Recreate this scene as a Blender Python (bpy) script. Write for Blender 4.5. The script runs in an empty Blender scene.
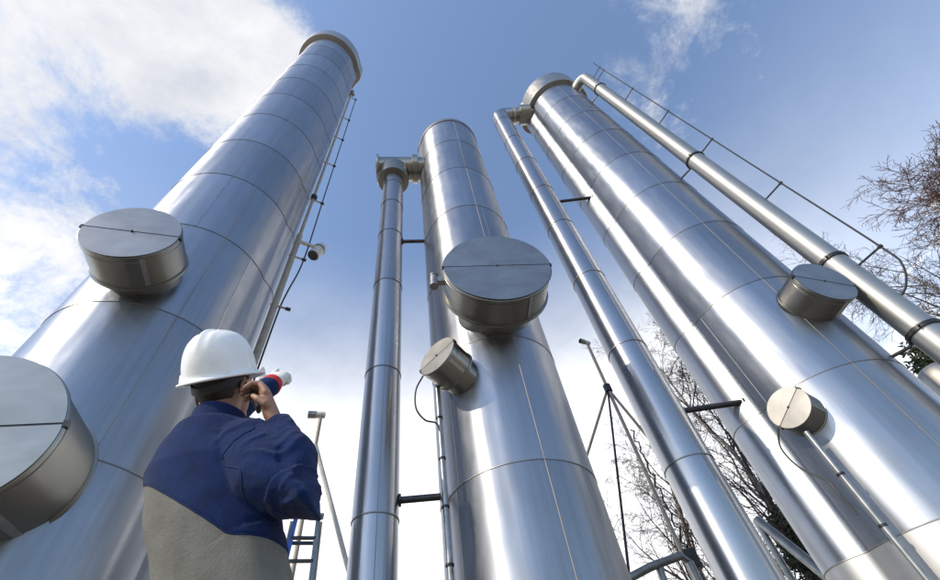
import bpy, bmesh, math, random
import numpy as np
from mathutils import Vector, Matrix, noise

random.seed(7)
S = bpy.context.scene
COL = S.collection
PI = math.pi
R_ = math.radians

# ------------------------------------------------------------------ camera
CAMZ = 0.5                       # the photographer crouches, lens half a metre above the gravel
FPX, CX, CY = 440.0, 470.0, 290.0
_z = np.array([406.0 - CX, CY + 56.0, -FPX]); _z /= np.linalg.norm(_z)
_f = np.array([0, 0, -1.0]); _y = _f - _z * _f.dot(_z); _y /= np.linalg.norm(_y)
CB = np.array([np.cross(_y, _z), _y, _z])       # camera -> world rotation

cam_d = bpy.data.cameras.new('camera'); cam = bpy.data.objects.new('camera', cam_d); COL.objects.link(cam)
cam_d.sensor_fit = 'HORIZONTAL'; cam_d.sensor_width = 36.0; cam_d.lens = FPX / 940.0 * 36.0
cam_d.clip_start = 0.05; cam_d.clip_end = 3000.0
M4 = Matrix([[*map(float, CB[i]), 0.0] for i in range(3)] + [[0, 0, 0, 1.0]])
cam.matrix_world = Matrix.Translation((0, 0, CAMZ)) @ M4
S.camera = cam

def ray(px, py):
    r = CB @ np.array([px - CX, -(py - CY), -FPX]); return r / np.linalg.norm(r)

def at(px, py, d):
    """world point seen towards (px,py), standing d metres away along the ground"""
    r = ray(px, py); r = r * d / math.hypot(r[0], r[1]); return Vector((r[0], r[1], r[2] + CAMZ))

# ------------------------------------------------------------------ sun and sky
SUN_AZ, SUN_EL = R_(-131), R_(36)
sd = Vector((math.sin(SUN_AZ) * math.cos(SUN_EL), math.cos(SUN_AZ) * math.cos(SUN_EL), math.sin(SUN_EL)))
sl = bpy.data.lights.new('sun', 'SUN'); sun = bpy.data.objects.new('sun', sl); COL.objects.link(sun)
sl.energy = 1.65; sl.angle = R_(0.5); sl.color = (1.0, 0.87, 0.67)
sun.rotation_euler = sd.to_track_quat('Z', 'Y').to_euler(); sun.location = (0, 0, 40)

W = bpy.data.worlds.new('World'); S.world = W; W.use_nodes = True
wt = W.node_tree; wt.nodes.clear()
def wn(t, **k):
    n = wt.nodes.new(t)
    for a, b in k.items(): setattr(n, a, b)
    return n
def wl(a, b): wt.links.new(a, b)
def wmath(op, a, b=None, c=None, clamp=False):
    n = wn('ShaderNodeMath', operation=op); n.use_clamp = clamp
    for i, v in enumerate((a, b, c)):
        if v is None: continue
        if isinstance(v, (int, float)): n.inputs[i].default_value = v
        else: wl(v, n.inputs[i])
    return n.outputs[0]
out = wn('ShaderNodeOutputWorld'); bg = wn('ShaderNodeBackground'); wl(bg.outputs[0], out.inputs[0])
bg.inputs[1].default_value = 0.15
sky = wn('ShaderNodeTexSky', sky_type='NISHITA'); sky.sun_disc = False
sky.sun_elevation = SUN_EL; sky.sun_rotation = SUN_AZ
sky.air_density = 1.0; sky.dust_density = 0.5; sky.ozone_density = 2.5; sky.altitude = 0
tc = wn('ShaderNodeTexCoord'); sep = wn('ShaderNodeSeparateXYZ'); wl(tc.outputs['Generated'], sep.inputs[0])
zc = wmath('MAXIMUM', sep.outputs[2], 0.0)
den = wmath('ADD', zc, 0.22)
cmb = wn('ShaderNodeCombineXYZ'); wl(wmath('DIVIDE', sep.outputs[0], den), cmb.inputs[0]); wl(wmath('DIVIDE', sep.outputs[1], den), cmb.inputs[1])
def wnoise(scale, detail, rough, dist, off):
    mp = wn('ShaderNodeMapping'); wl(cmb.outputs[0], mp.inputs[0]); mp.inputs['Location'].default_value = off
    n = wn('ShaderNodeTexNoise'); wl(mp.outputs[0], n.inputs['Vector'])
    n.inputs['Scale'].default_value = scale; n.inputs['Detail'].default_value = detail
    n.inputs['Roughness'].default_value = rough; n.inputs['Distortion'].default_value = dist
    return n.outputs['Fac']
n1 = wnoise(2.3, 12, 0.68, 0.35, (3.1, 1.7, 0.4))
n2 = wnoise(6.5, 12, 0.7, 0.5, (8.3, 2.1, 4.4))
dens = wmath('ADD', wmath('MULTIPLY_ADD', n1, 1.5, -0.63), wmath('MULTIPLY', n2, 0.75))
# the cumulus of the photograph: soft masses in the sky, edges broken by the noise above
CLOUDS = [((200, 55), 0.24, 0.42), ((95, 20), 0.24, 0.38), ((265, 35), 0.14, 0.24), ((30, 165), 0.19, 0.36), ((10, 290), 0.15, 0.22),
          ((800, 10), 0.34, 0.24), ((600, 5), 0.2, 0.18), ((125, 145), 0.13, -0.42), ((180, 190), 0.12, -0.25), ((450, 60), 0.28, -0.22), ((870, 130), 0.26, -0.10), ((330, 250), 0.16, -0.12)]
for (px, py), wid, amp in CLOUDS:
    d = ray(px, py)
    dp = wn('ShaderNodeVectorMath', operation='DISTANCE'); wl(tc.outputs['Generated'], dp.inputs[0]); dp.inputs[1].default_value = tuple(map(float, d))
    q = wmath('DIVIDE', dp.outputs['Value'], wid)
    g = wmath('EXPONENT', wmath('MULTIPLY', wmath('MULTIPLY', q, q), -1.0))
    dens = wmath('ADD', dens, wmath('MULTIPLY', g, amp))
# cloud bank thickening towards the horizon all round
hz = wmath('SUBTRACT', 1.0, wmath('DIVIDE', zc, 0.66), clamp=True)
fwd = wn('ShaderNodeMapRange', interpolation_type='SMOOTHSTEP'); wl(sep.outputs[1], fwd.inputs[0])
fwd.inputs[1].default_value = -0.25; fwd.inputs[2].default_value = 0.55; fwd.inputs[3].default_value = 0.0; fwd.inputs[4].default_value = 1.0
dens = wmath('ADD', dens, wmath('MULTIPLY', wmath('MULTIPLY', wmath('POWER', hz, 1.0), 1.15), fwd.outputs[0]))
dens = wmath('ADD', dens, wmath('MULTIPLY_ADD', fwd.outputs[0], 0.14, -0.14))     # clear sky at the photographer's back, as the steel mirrors it
mr = wn('ShaderNodeMapRange', interpolation_type='SMOOTHSTEP'); wl(dens, mr.inputs[0])
mr.inputs[1].default_value = 0.65; mr.inputs[2].default_value = 1.0; mr.inputs[3].default_value = 0.0; mr.inputs[4].default_value = 0.97
hzc = wn('ShaderNodeMapRange', interpolation_type='SMOOTHSTEP'); wl(zc, hzc.inputs[0]); hzc.inputs[1].default_value = 0.74; hzc.inputs[2].default_value = 0.48
n3 = wnoise(4.2, 10, 0.62, 0.3, (1.3, 5.2, 2.0))
cr = wn('ShaderNodeMapRange'); wl(n3, cr.inputs[0]); cr.inputs[1].default_value = 0.3; cr.inputs[2].default_value = 0.62
cc = wn('ShaderNodeMix', data_type='RGBA'); wl(cr.outputs[0], cc.inputs[0])
cl = wn('ShaderNodeMix', data_type='RGBA'); wl(hzc.outputs[0], cl.inputs[0]); cl.inputs[6].default_value = (2.0, 2.12, 2.4, 1); cl.inputs[7].default_value = (4.4, 4.45, 4.55, 1); wl(cl.outputs[2], cc.inputs[6]); 
cw = wn('ShaderNodeMix', data_type='RGBA'); wl(hzc.outputs[0], cw.inputs[0]); cw.inputs[6].default_value = (3.15, 3.15, 3.2, 1); cw.inputs[7].default_value = (4.9, 4.9, 4.95, 1); wl(cw.outputs[2], cc.inputs[7])
mx = wn('ShaderNodeMix', data_type='RGBA'); veil = wn('ShaderNodeMapRange', interpolation_type='SMOOTHSTEP'); wl(zc, veil.inputs[0])
veil.inputs[1].default_value = 0.86; veil.inputs[2].default_value = 0.54; veil.inputs[3].default_value = 0.0; veil.inputs[4].default_value = 0.95
vx = wn('ShaderNodeMapRange', interpolation_type='SMOOTHSTEP'); wl(sep.outputs[0], vx.inputs[0])
vx.inputs[1].default_value = 0.3; vx.inputs[2].default_value = 0.8; vx.inputs[3].default_value = 1.0; vx.inputs[4].default_value = 0.30
vx2 = wn('ShaderNodeMapRange', interpolation_type='SMOOTHSTEP'); wl(sep.outputs[0], vx2.inputs[0])
vx2.inputs[1].default_value = -0.42; vx2.inputs[2].default_value = -0.68; vx2.inputs[3].default_value = 1.0; vx2.inputs[4].default_value = 0.35
vl = wmath('MULTIPLY', wmath('MULTIPLY', wmath('MULTIPLY', veil.outputs[0], fwd.outputs[0]), vx.outputs[0]), vx2.outputs[0])
wl(wmath('MAXIMUM', mr.outputs[0], vl), mx.inputs[0]); hsv = wn('ShaderNodeHueSaturation'); hsv.inputs['Saturation'].default_value = 0.94; hsv.inputs['Value'].default_value = 0.86; wl(sky.outputs[0], hsv.inputs['Color']); wl(hsv.outputs[0], mx.inputs[6]); wl(cc.outputs[2], mx.inputs[7])
wl(mx.outputs[2], bg.inputs[0])

S.view_settings.view_transform = 'Standard'; S.view_settings.look = 'None'
S.view_settings.exposure = 1.05; S.view_settings.gamma = 1.0
S.render.engine = 'CYCLES'
S.cycles.max_bounces = 8; S.cycles.glossy_bounces = 6
S.render.resolution_x = 1024; S.render.resolution_y = 632

# ------------------------------------------------------------------ materials
MAT = {}
class NT:
    def __init__(s, name):
        s.m = bpy.data.materials.new(name); s.m.use_nodes = True; s.t = s.m.node_tree; s.t.nodes.clear()
        s.o = s.n('ShaderNodeOutputMaterial'); s.b = s.n('ShaderNodeBsdfPrincipled'); s.l(s.b.outputs[0], s.o.inputs[0])
        s.tc = s.n('ShaderNodeTexCoord'); MAT[name] = s.m
    def n(s, t, **k):
        n = s.t.nodes.new(t)
        for a, b in k.items(): setattr(n, a, b)
        return n
    def l(s, a, b): s.t.links.new(a, b)
    def set(s, **k):
        for a, v in k.items(): s.b.inputs[a.replace('_', ' ')].default_value = v
        return s
    def noise(s, scale, detail=4, rough=0.55, stretch=(1, 1, 1), coord='Object', off=(0, 0, 0), dist=0.0):
        mp = s.n('ShaderNodeMapping'); s.l(s.tc.outputs[coord], mp.inputs[0]); mp.inputs['Scale'].default_value = stretch; mp.inputs['Location'].default_value = off
        n = s.n('ShaderNodeTexNoise'); s.l(mp.outputs[0], n.inputs['Vector'])
        n.inputs['Scale'].default_value = scale; n.inputs['Detail'].default_value = detail; n.inputs['Roughness'].default_value = rough
        n.inputs['Distortion'].default_value = dist
        return n.outputs['Fac']
    def ramp(s, fac, stops):
        r = s.n('ShaderNodeValToRGB'); s.l(fac, r.inputs[0]); e = r.color_ramp.elements
        while len(e) < len(stops): e.new(0.5)
        for i, (p, c) in enumerate(stops):
            e[i].position = p; e[i].color = (c, c, c, 1) if isinstance(c, (int, float)) else (*c, 1)
        return r.outputs[0]
    def rng(s, fac, a, b, c, d):
        r = s.n('ShaderNodeMapRange'); s.l(fac, r.inputs[0])
        for i, v in enumerate((a, b, c, d)): r.inputs[i + 1].default_value = v
        return r.outputs[0]
    def bump(s, h, strength, dist, prev=None):
        b = s.n('ShaderNodeBump'); s.l(h, b.inputs['Height']); b.inputs['Strength'].default_value = strength; b.inputs['Distance'].default_value = dist
        if prev is not None: s.l(prev, b.inputs['Normal'])
        return b.outputs[0]

def steel(name, col, r0, r1, aniso, wav=0.5, grain=0.15, dirt=0.12):
    s = NT(name); s.set(Metallic=1.0, Anisotropic=aniso)
    big = s.noise(1.1, 5, 0.6, (1, 1, 0.35)); streak = s.noise(6, 5, 0.6, (3, 3, 0.12), off=(2, 5, 1))
    mixf = s.n('ShaderNodeMath', operation='ADD'); s.l(big, mixf.inputs[0]); s.l(streak, mixf.inputs[1])
    oi = s.n('ShaderNodeObjectInfo')
    ad = s.n('ShaderNodeMath', operation='MULTIPLY_ADD'); s.l(oi.outputs['Random'], ad.inputs[0]); ad.inputs[1].default_value = 0.6; s.l(mixf.outputs[0], ad.inputs[2])
    c0 = tuple(c * (1 - dirt) for c in col)
    s.l(s.ramp(s.rng(ad.outputs[0], 0.7, 1.6, 0, 1), [(0, c0), (1, col)]), s.b.inputs['Base Color'])
    smud = s.noise(3.5, 6, 0.65, (1, 1, 0.5), off=(7, 1, 3))
    s.l(s.rng(smud, 0.35, 0.7, r0, r1), s.b.inputs['Roughness'])
    tg = s.n('ShaderNodeTangent', direction_type='RADIAL', axis='Z'); s.l(tg.outputs[0], s.b.inputs['Tangent'])
    s.b.inputs['Anisotropic Rotation'].default_value = 0.25
    wm = s.n('ShaderNodeMapping'); s.l(s.tc.outputs['Object'], wm.inputs[0]); wm.inputs['Scale'].default_value = (1, 1, 0.45)
    cx_ = s.n('ShaderNodeCombineXYZ'); rm = s.n('ShaderNodeMath', operation='MULTIPLY'); s.l(oi.outputs['Random'], rm.inputs[0]); rm.inputs[1].default_value = 37.0
    for q_ in range(3): s.l(rm.outputs[0], cx_.inputs[q_])
    s.l(cx_.outputs[0], wm.inputs['Location'])
    wnz = s.n('ShaderNodeTexNoise'); s.l(wm.outputs[0], wnz.inputs['Vector']); wnz.inputs['Scale'].default_value = 1.5; wnz.inputs['Detail'].default_value = 2.0
    w = s.bump(wnz.outputs['Fac'], wav, 0.02)
    w = s.bump(s.noise(2.6, 1, 0.5, (1, 1, 0.05), off=(6, 2, 5)), wav * .55, 0.05, w)
    g = s.bump(s.noise(160, 2, 0.5, (1, 1, 0.03)), grain, 0.0006, w) if grain else w
    s.l(g, s.b.inputs['Normal'])
    return s.m
steel('brushed_steel', (0.335, 0.357, 0.40), 0.34, 0.46, 0.6, 1.1, 0.0, 0.30)
steel('pipe_steel', (0.385, 0.392, 0.41), 0.26, 0.34, 0.72, 0.4, 0.0, 0.25)
steel('hatch_steel', (0.26, 0.25, 0.225), 0.32, 0.42, 0.7, 0.3, 0.0)
steel('cap_steel', (0.42, 0.40, 0.36), 0.3, 0.45, 0.4, 0.3)
steel('galvanised_steel', (0.41, 0.405, 0.39), 0.5, 0.58, 0.3, 0.15, 0.2, 0.25)
steel('base_steel', (0.42, 0.425, 0.43), 0.45, 0.55, 0.3, 0.3, 0.0)
steel('bead_steel', (0.33, 0.295, 0.25), 0.6, 0.66, 0.0, 0.0, 0.0)  # for the added glint beads, the cream of the glint put into the colour
def lidmat():
    s = NT('lid_steel'); s.set(Metallic=1.0)
    bl = s.noise(2.6, 7, 0.6, (0.7, 1.2, 1), dist=0.6); s.l(s.ramp(bl, [(0.3, (0.25, 0.248, 0.243)), (0.72, (0.35, 0.347, 0.34))]), s.b.inputs['Base Color'])
    s.l(s.rng(s.noise(5, 6, 0.65), 0.3, 0.7, 0.36, 0.44), s.b.inputs['Roughness'])
    s.l(s.bump(s.noise(90, 3, 0.6, (0.04, 1, 1)), 0.12, 0.0006, s.bump(s.noise(2.2, 2), 0.3, 0.01)), s.b.inputs['Normal'])
lidmat()
def plain(name, col, rough, metal=0.0, var=0.2, scale=8, bump=0.0, bscale=60, bd=0.002):
    s = NT(name); s.set(Roughness=rough, Metallic=metal)
    c0 = tuple(c * (1 - var) for c in col); c1 = tuple(min(1, c * (1 + var)) for c in col)
    s.l(s.ramp(s.noise(scale, 5, 0.6), [(0.3, c0), (0.7, c1)]), s.b.inputs['Base Color'])
    if bump: s.l(s.bump(s.noise(bscale, 3, 0.6), bump, bd), s.b.inputs['Normal'])
    return s
plain('seam_dark', (0.26, 0.25, 0.24), 0.45, 1.0)
plain('seam_light', (0.42, 0.41, 0.39), 0.35, 1.0)
plain('dark_metal', (0.05, 0.05, 0.052), 0.4, 0.8, 0.3)
plain('grey_metal', (0.30, 0.30, 0.29), 0.42, 0.9, 0.25)
plain('painted_beige', (0.42, 0.37, 0.30), 0.5, 0.0, 0.15)
plain('rubber_black', (0.015, 0.015, 0.016), 0.5)
plain('pale_paint', (0.62, 0.60, 0.56), 0.45)
plain('blue_paint', (0.04, 0.10, 0.33), 0.4)
plain('gravel', (0.27, 0.235, 0.195), 0.95, 0, 0.45, 3.0, 0.9, 40, 0.02)
plain('concrete', (0.36, 0.35, 0.33), 0.9, 0, 0.15, 5, 0.4, 60, 0.004)
plain('birch_bark', (0.20, 0.18, 0.165), 0.8, 0, 0.5, 6, 0.4, 30, 0.01)
plain('twig', (0.05, 0.036, 0.033), 0.8, 0, 0.3, 3)
plain('twig_red', (0.10, 0.052, 0.042), 0.8, 0, 0.3, 3)
plain('needles', (0.035, 0.05, 0.022), 0.7, 0, 0.4, 2)
plain('lens_glass', (0.02, 0.02, 0.025), 0.08)

# ------------------------------------------------------------------ mesh helpers
def link(o, parent=None):
    COL.objects.link(o)
    if parent is not None: o.parent = parent
    return o

def mesh(name, vf, mat, parent=None, sharp=35, M=None):
    v, f = vf
    me = bpy.data.meshes.new(name); me.from_pydata([tuple(p) for p in v], [], f); me.update()
    bm = bmesh.new(); bm.from_mesh(me); bmesh.ops.recalc_face_normals(bm, faces=bm.faces); bm.to_mesh(me); bm.free()
    for p in me.polygons: p.use_smooth = True
    if sharp: me.set_sharp_from_angle(angle=R_(sharp))
    me.materials.append(MAT[mat] if isinstance(mat, str) else mat)
    o = link(bpy.data.objects.new(name, me), parent)
    if M is not None: o.matrix_local = M
    return o

def thing(name, label, cat, loc=(0, 0, 0), group=None, M=None):
    o = link(bpy.data.objects.new(name, None)); o.empty_display_size = 0.2
    if M is not None: o.matrix_world = M
    else: o.location = loc
    return tag(o, label, cat, group)

def tag(o, label, cat, group=None):
    o['label'] = label; o['category'] = cat
    if group: o['group'] = group
    return o

def join(*parts):
    V, F = [], []
    for v, f in parts:
        k = len(V); V += [tuple(p) for p in v]; F += [[i + k for i in q] for q in f]
    return V, F

def tube(pts, r, n=12, cap=True):
    pts = [Vector(p) for p in pts]; m = len(pts)
    rs = r if isinstance(r, (list, tuple)) else [r] * m
    T = []
    for i in range(m):
        a = pts[max(0, i - 1)]; b = pts[min(m - 1, i + 1)]; T.append((b - a).normalized())
    up = Vector((0, 0, 1)) if abs(T[0].z) < 0.9 else Vector((1, 0, 0))
    x = T[0].cross(up).normalized(); V, F = [], []
    for i in range(m):
        x = (x - T[i] * x.dot(T[i])).normalized(); y = T[i].cross(x)
        for k in range(n):
            a = 2 * PI * k / n; V.append(pts[i] + (x * math.cos(a) + y * math.sin(a)) * rs[i])
    for i in range(m - 1):
        for k in range(n):
            k2 = (k + 1) % n; F.append([i * n + k, i * n + k2, (i + 1) * n + k2, (i + 1) * n + k])
    if cap: F.append(list(range(n))[::-1]); F.append([(m - 1) * n + k for k in range(n)])
    return V, F

def lathe(prof, n=64, cap=True):
    V, F = [], []
    for r, z in prof:
        for k in range(n):
            a = 2 * PI * k / n; V.append((r * math.cos(a), r * math.sin(a), z))
    m = len(prof)
    for i in range(m - 1):
        for k in range(n):
            k2 = (k + 1) % n; F.append([i * n + k, i * n + k2, (i + 1) * n + k2, (i + 1) * n + k])
    if cap: F.append(list(range(n))[::-1]); F.append([(m - 1) * n + k for k in range(n)])
    return V, F

def box(c, s, M=None):
    V = [Vector((c[0] + dx * s[0] / 2, c[1] + dy * s[1] / 2, c[2] + dz * s[2] / 2)) for dx in (-1, 1) for dy in (-1, 1) for dz in (-1, 1)]
    if M is not None: V = [M @ v for v in V]
    return V, [[0, 1, 3, 2], [4, 6, 7, 5], [0, 4, 5, 1], [2, 3, 7, 6], [0, 2, 6, 4], [1, 5, 7, 3]]

def bar(a, b, w, h):
    a, b = Vector(a), Vector(b); d = (b - a); L = d.length; q = d.to_track_quat('X', 'Z').to_matrix().to_4x4()
    return box((L / 2, 0, 0), (L, w, h), Matrix.Translation(a) @ q)

def smooth_path(pts, n=8):
    pts = [Vector(p) for p in pts]; P = [pts[0] * 2 - pts[1]] + pts + [pts[-1] * 2 - pts[-2]]; o = []
    for i in range(1, len(P) - 2):
        for k in range(n):
            t = k / n; a, b, c, d = P[i - 1], P[i], P[i + 1], P[i + 2]
            o.append(0.5 * ((2 * b) + (c - a) * t + (2 * a - 5 * b + 4 * c - d) * t * t + (3 * b - a - 3 * c + d) * t ** 3))
    o.append(pts[-1]); return o

# ------------------------------------------------------------------ ground
def ground():
    n = 60; V, F = [], []
    for i in range(n + 1):
        for j in range(n + 1):
            x = math.copysign(abs(i / n * 2 - 1) ** 3, i / n - 0.5) * 900; y = math.copysign(abs(j / n * 2 - 1) ** 3, j / n - 0.5) * 900
            V.append((x, y, 0.0))
    for i in range(n):
        for j in range(n):
            a = i * (n + 1) + j; F.append([a, a + n + 1, a + n + 2, a + 1])
    g = mesh('ground', (V, F), 'gravel', sharp=0); g['kind'] = 'structure'
ground()

# ------------------------------------------------------------------ towers
def polar(R, c, r, phi, k=0.09):
    tmax = math.asin(r / c)
    def rho(th):
        d = abs((th - phi + PI) % (2 * PI) - PI)
        if d < tmax * 0.999: b = c * math.cos(d) + math.sqrt(max(0, r * r - (c * math.sin(d)) ** 2))
        else: b = math.sqrt(c * c - r * r) - (d - tmax) * 1.2
        return (R + b) / 2 + math.sqrt((R - b) ** 2 + k * k) / 2
    return rho

NA = 176
def angles(phi, r, c):
    """denser sampling around the side duct"""
    t = math.asin(r / c) * 1.9; A = []
    nd = 72; ns = NA - nd
    for i in range(nd): A.append(phi - t + 2 * t * i / nd)
    for i in range(ns): A.append(phi + t + (2 * PI - 2 * t) * i / ns)
    return A

def ring_prof(rho, A, z, off=0.0):
    return [((rho(a) + off) * math.cos(a), (rho(a) + off) * math.sin(a), z) for a in A]

def stack_rings(rings, cap=True):
    n = len(rings[0]); V = [p for r in rings for p in r]; F = []
    for i in range(len(rings) - 1):
        for k in range(n):
            k2 = (k + 1) % n; F.append([i * n + k, i * n + k2, (i + 1) * n + k2, (i + 1) * n + k])
    if cap: F.append(list(range(n))[::-1]); F.append([(len(rings) - 1) * n + k for k in range(n)])
    return V, F

def hatch(T, ctr, n, zc, r, D, line, dbase, small=False, neck=.8):
    """round manhole stub on a tower: body, rim, lid in two halves, clamp, hinge bolts"""
    n = Vector(n).normalized(); e1 = Vector((0, 0, 1)).cross(n).normalized(); e2 = n.cross(e1)
    ca, sa = math.cos(R_(line)), math.sin(R_(line)); x = e1 * ca + e2 * sa; y = n.cross(x)
    C = Vector((0, 0, zc))
    M = Matrix([[x[i], y[i], n[i], C[i]] for i in range(3)] + [[0, 0, 0, 1]])
    b0 = dbase
    body = mesh('manhole', lathe([(r * .985, b0), (r * .985, D - 0.035), (r * .985, D - 0.03)], 96), 'hatch_steel', T, M=M)
    mesh('neck', lathe([(r * neck, b0 - .75 * min(1, r * 1.6)), (r * neck, b0 + .01)], 72), 'hatch_steel', body)
    mesh('rim', lathe([(r * .986, D - 0.03), (r * 1.012, D - 0.028), (r * 1.012, D - 0.002), (r * 1.0, D + 0.002)], 96), 'hatch_steel', body)
    g = 0.006 if small else 0.008
    for s in (1, -1):
        V = [(0, s * g, 0)]; k = 48; P = []
        for i in range(k + 1):
            a = PI * i / k; P.append((r * .985 * math.cos(a), s * (r * .985 * math.sin(a) + g)))
        V, F = [], []
        for zz in (0.002, 0.012):
            for (px, py) in P: V.append((px, py, zz))
        m = k + 1; F.append(list(range(m))); F.append([m + i for i in range(m)])
        for i in range(m): j = (i + 1) % m; F.append([i, j, m + j, m + i])
        tilt = Matrix.Translation((0, 0, D)) @ Matrix.Rotation(R_(1.1) * s, 4, 'X')
        mesh('lid_half', (V, F), 'lid_steel', body, M=tilt)
    mesh('lid_joint', box((0, 0, D + 0.003), (2 * r * .97, g * 1.4, 0.008)), 'dark_metal', body)
    mesh('centre_bolt', lathe([(0.014, D + 0.004), (0.014, D + 0.024), (0.009, D + 0.029)], 6), 'dark_metal', body)
    for s in (1, -1):
        mesh('hinge', box((s * r * 1.005, 0, D - 0.012), (0.03, 0.05, 0.05)), 'dark_metal', body)
    # overlap strip of the wrapped sheet along the stub and root collar
    a0 = R_(-60)
    st = box((r * .99, 0, (b0 + D) / 2 + 0.02), (0.012, 0.05, D - b0 - 0.06)); Rm = Matrix.Rotation(a0, 4, 'Z')
    mesh('sheet_overlap', ([Rm @ v for v in st[0]], st[1]), 'seam_light', body)
    mesh('drip_groove', lathe([(r * .988, D - 0.09), (r * .996, D - 0.086), (r * .996, D - 0.078), (r * .988, D - 0.074)], 96), 'hatch_steel', body)
    mesh('root_collar', lathe([(r * .98, b0 - 0.012), (r * 1.02, b0 - 0.010), (r * 1.02, b0 + 0.018), (r * 0.985, b0 + 0.02)], 96, False), 'hatch_steel', body)
    return body

def tower(name, label, az, d, R, duct, seams, ztop, cap=None, laps=(), matte=False):
    x0, y0 = math.sin(az) * d, math.cos(az) * d
    T = thing(name, label, 'steel tower', (x0, y0, 0), 'insulated steel towers of the plant')
    c, r, phi = duct
    rho = polar(R, c, r, phi); A = angles(phi, r, c)
    zs = [0.25] + list(seams) + [ztop]
    mesh('plinth', lathe([(R * 1.5, 0.0), (R * 1.5, 0.22), (R * 1.46, 0.25)], 64), 'concrete', T)
    for i in range(len(zs) - 1):
        a, b = zs[i], zs[i + 1]
        nz = 4; rings = []
        for j in range(nz + 1):
            t = j / nz; rings.append(ring_prof(rho, A, (a - 0.012) + (b - a + 0.012) * t, 0.006 * (1 - t)))
        mesh('base_shell' if i == 0 else 'cladding_section', stack_rings(rings), 'base_steel' if i == 0 and matte else 'brushed_steel', T)
        if i > 0:
            mesh('seam_band', stack_rings([ring_prof(rho, A, a - 0.012, 0.0015), ring_prof(rho, A, a - 0.011, 0.008), ring_prof(rho, A, a - 0.003, 0.008), ring_prof(rho, A, a - 0.001, 0.0065)], False), 'seam_dark', T)
    for i, th in laps:
        a, b = zs[i], zs[i + 1]; w = 0.006 / R
        pr = []
        for z, o in ((a + 0.004, 0.006), (b - 0.03, 0.001)):
            for t, k in ((-w, 0.0), (-w, 0.006), (w, 0.006), (w, 0.0)):
                rr = rho(th) + o + k - 0.001; pr.append((rr * math.cos(th + t), rr * math.sin(th + t), z))
        mesh('lap_seam', (pr, [[0, 1, 5, 4], [1, 2, 6, 5], [2, 3, 7, 6], [0, 3, 2, 1], [4, 5, 6, 7], [0, 4, 7, 3]]), 'seam_light', T)
    if cap:
        o, h, dz = cap
        z0 = ztop - dz
        mesh('cap_ring', stack_rings([ring_prof(rho, A, z0, 0.003), ring_prof(rho, A, z0 + 0.001, o - 0.01), ring_prof(rho, A, z0 + 0.012, o), ring_prof(rho, A, z0 + h, o), ring_prof(rho, A, z0 + h + 0.1, o * .4)]), 'cap_steel', T)
    else:
        mesh('top_rim', stack_rings([ring_prof(rho, A, ztop - 0.16, 0.004), ring_prof(rho, A, ztop - 0.158, 0.022), ring_prof(rho, A, ztop + 0.02, 0.022), ring_prof(rho, A, ztop + 0.05, -0.03)]), 'seam_dark', T)
    return T, Vector((x0, y0, 0))

def side(az, deg):
    """math angle of a direction: image right turned deg towards the camera"""
    r = Vector((math.cos(az), -math.sin(az))); u = Vector((math.sin(az), math.cos(az)))
    v = r * math.cos(R_(deg)) - u * math.sin(R_(deg)); return math.atan2(v.y, v.x)
def sidel(az, deg):
    r = Vector((-math.cos(az), math.sin(az))); u = Vector((math.sin(az), math.cos(az)))
    v = r * math.cos(R_(deg)) - u * math.sin(R_(deg)); return math.atan2(v.y, v.x)

A1, A2, A3 = -0.868, 0.03, 0.667
s1 = [2.92, 4.74, 6.5, 8.26, 9.95, 11.7, 13.5, 15.3, 17.1, 18.9, 20.6]
T1, C1 = tower('steel_tower', 'tall steel tower leaning in from the left behind the man, with overhanging cap', A1, 5.6, 1.058, (0.88, 0.28, side(A1, 22)), s1, 23.0, (0.20, 1.0, 0.9),
               laps=[(k, side(A1, a)) for k, a in ((2, 62), (5, 95), (6, 60), (7, 88), (8, 66), (9, 84), (10, 64), (3, 110))])
s2 = [3.03, 4.97, 7.0, 9.0, 11.05, 13.0]
T2, C2 = tower('steel_tower', 'shortest steel tower in the middle, flat rimmed top, largest round hatch on its front', A2, 5.4, 0.918, (0.75, 0.22, sidel(A2, 10)), s2, 14.9, None,
               laps=[(0, sidel(A2, 40)), (1, sidel(A2, 44)), (2, side(A2, 80)), (3, side(A2, 62)), (4, sidel(A2, 60)), (5, side(A2, 70))])
s3 = [1.98, 3.77, 5.57, 7.37, 9.15, 10.95, 12.75, 14.55, 16.3]
c3 = Vector((math.sin(A3) * 7.6, math.cos(A3) * 7.6))
T3, C3 = tower('steel_tower', 'broad steel tower on the right with side duct and overhanging cap', A3, 7.6, 1.064, (0.92, 0.40, math.atan2(0.15, -0.91)), s3, 18.5, (0.17, 1.1, 0.55),
               laps=[(1, sidel(A3, 70)), (2, sidel(A3, 62)), (3, sidel(A3, 88)), (5, sidel(A3, 50))], matte=True)

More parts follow.
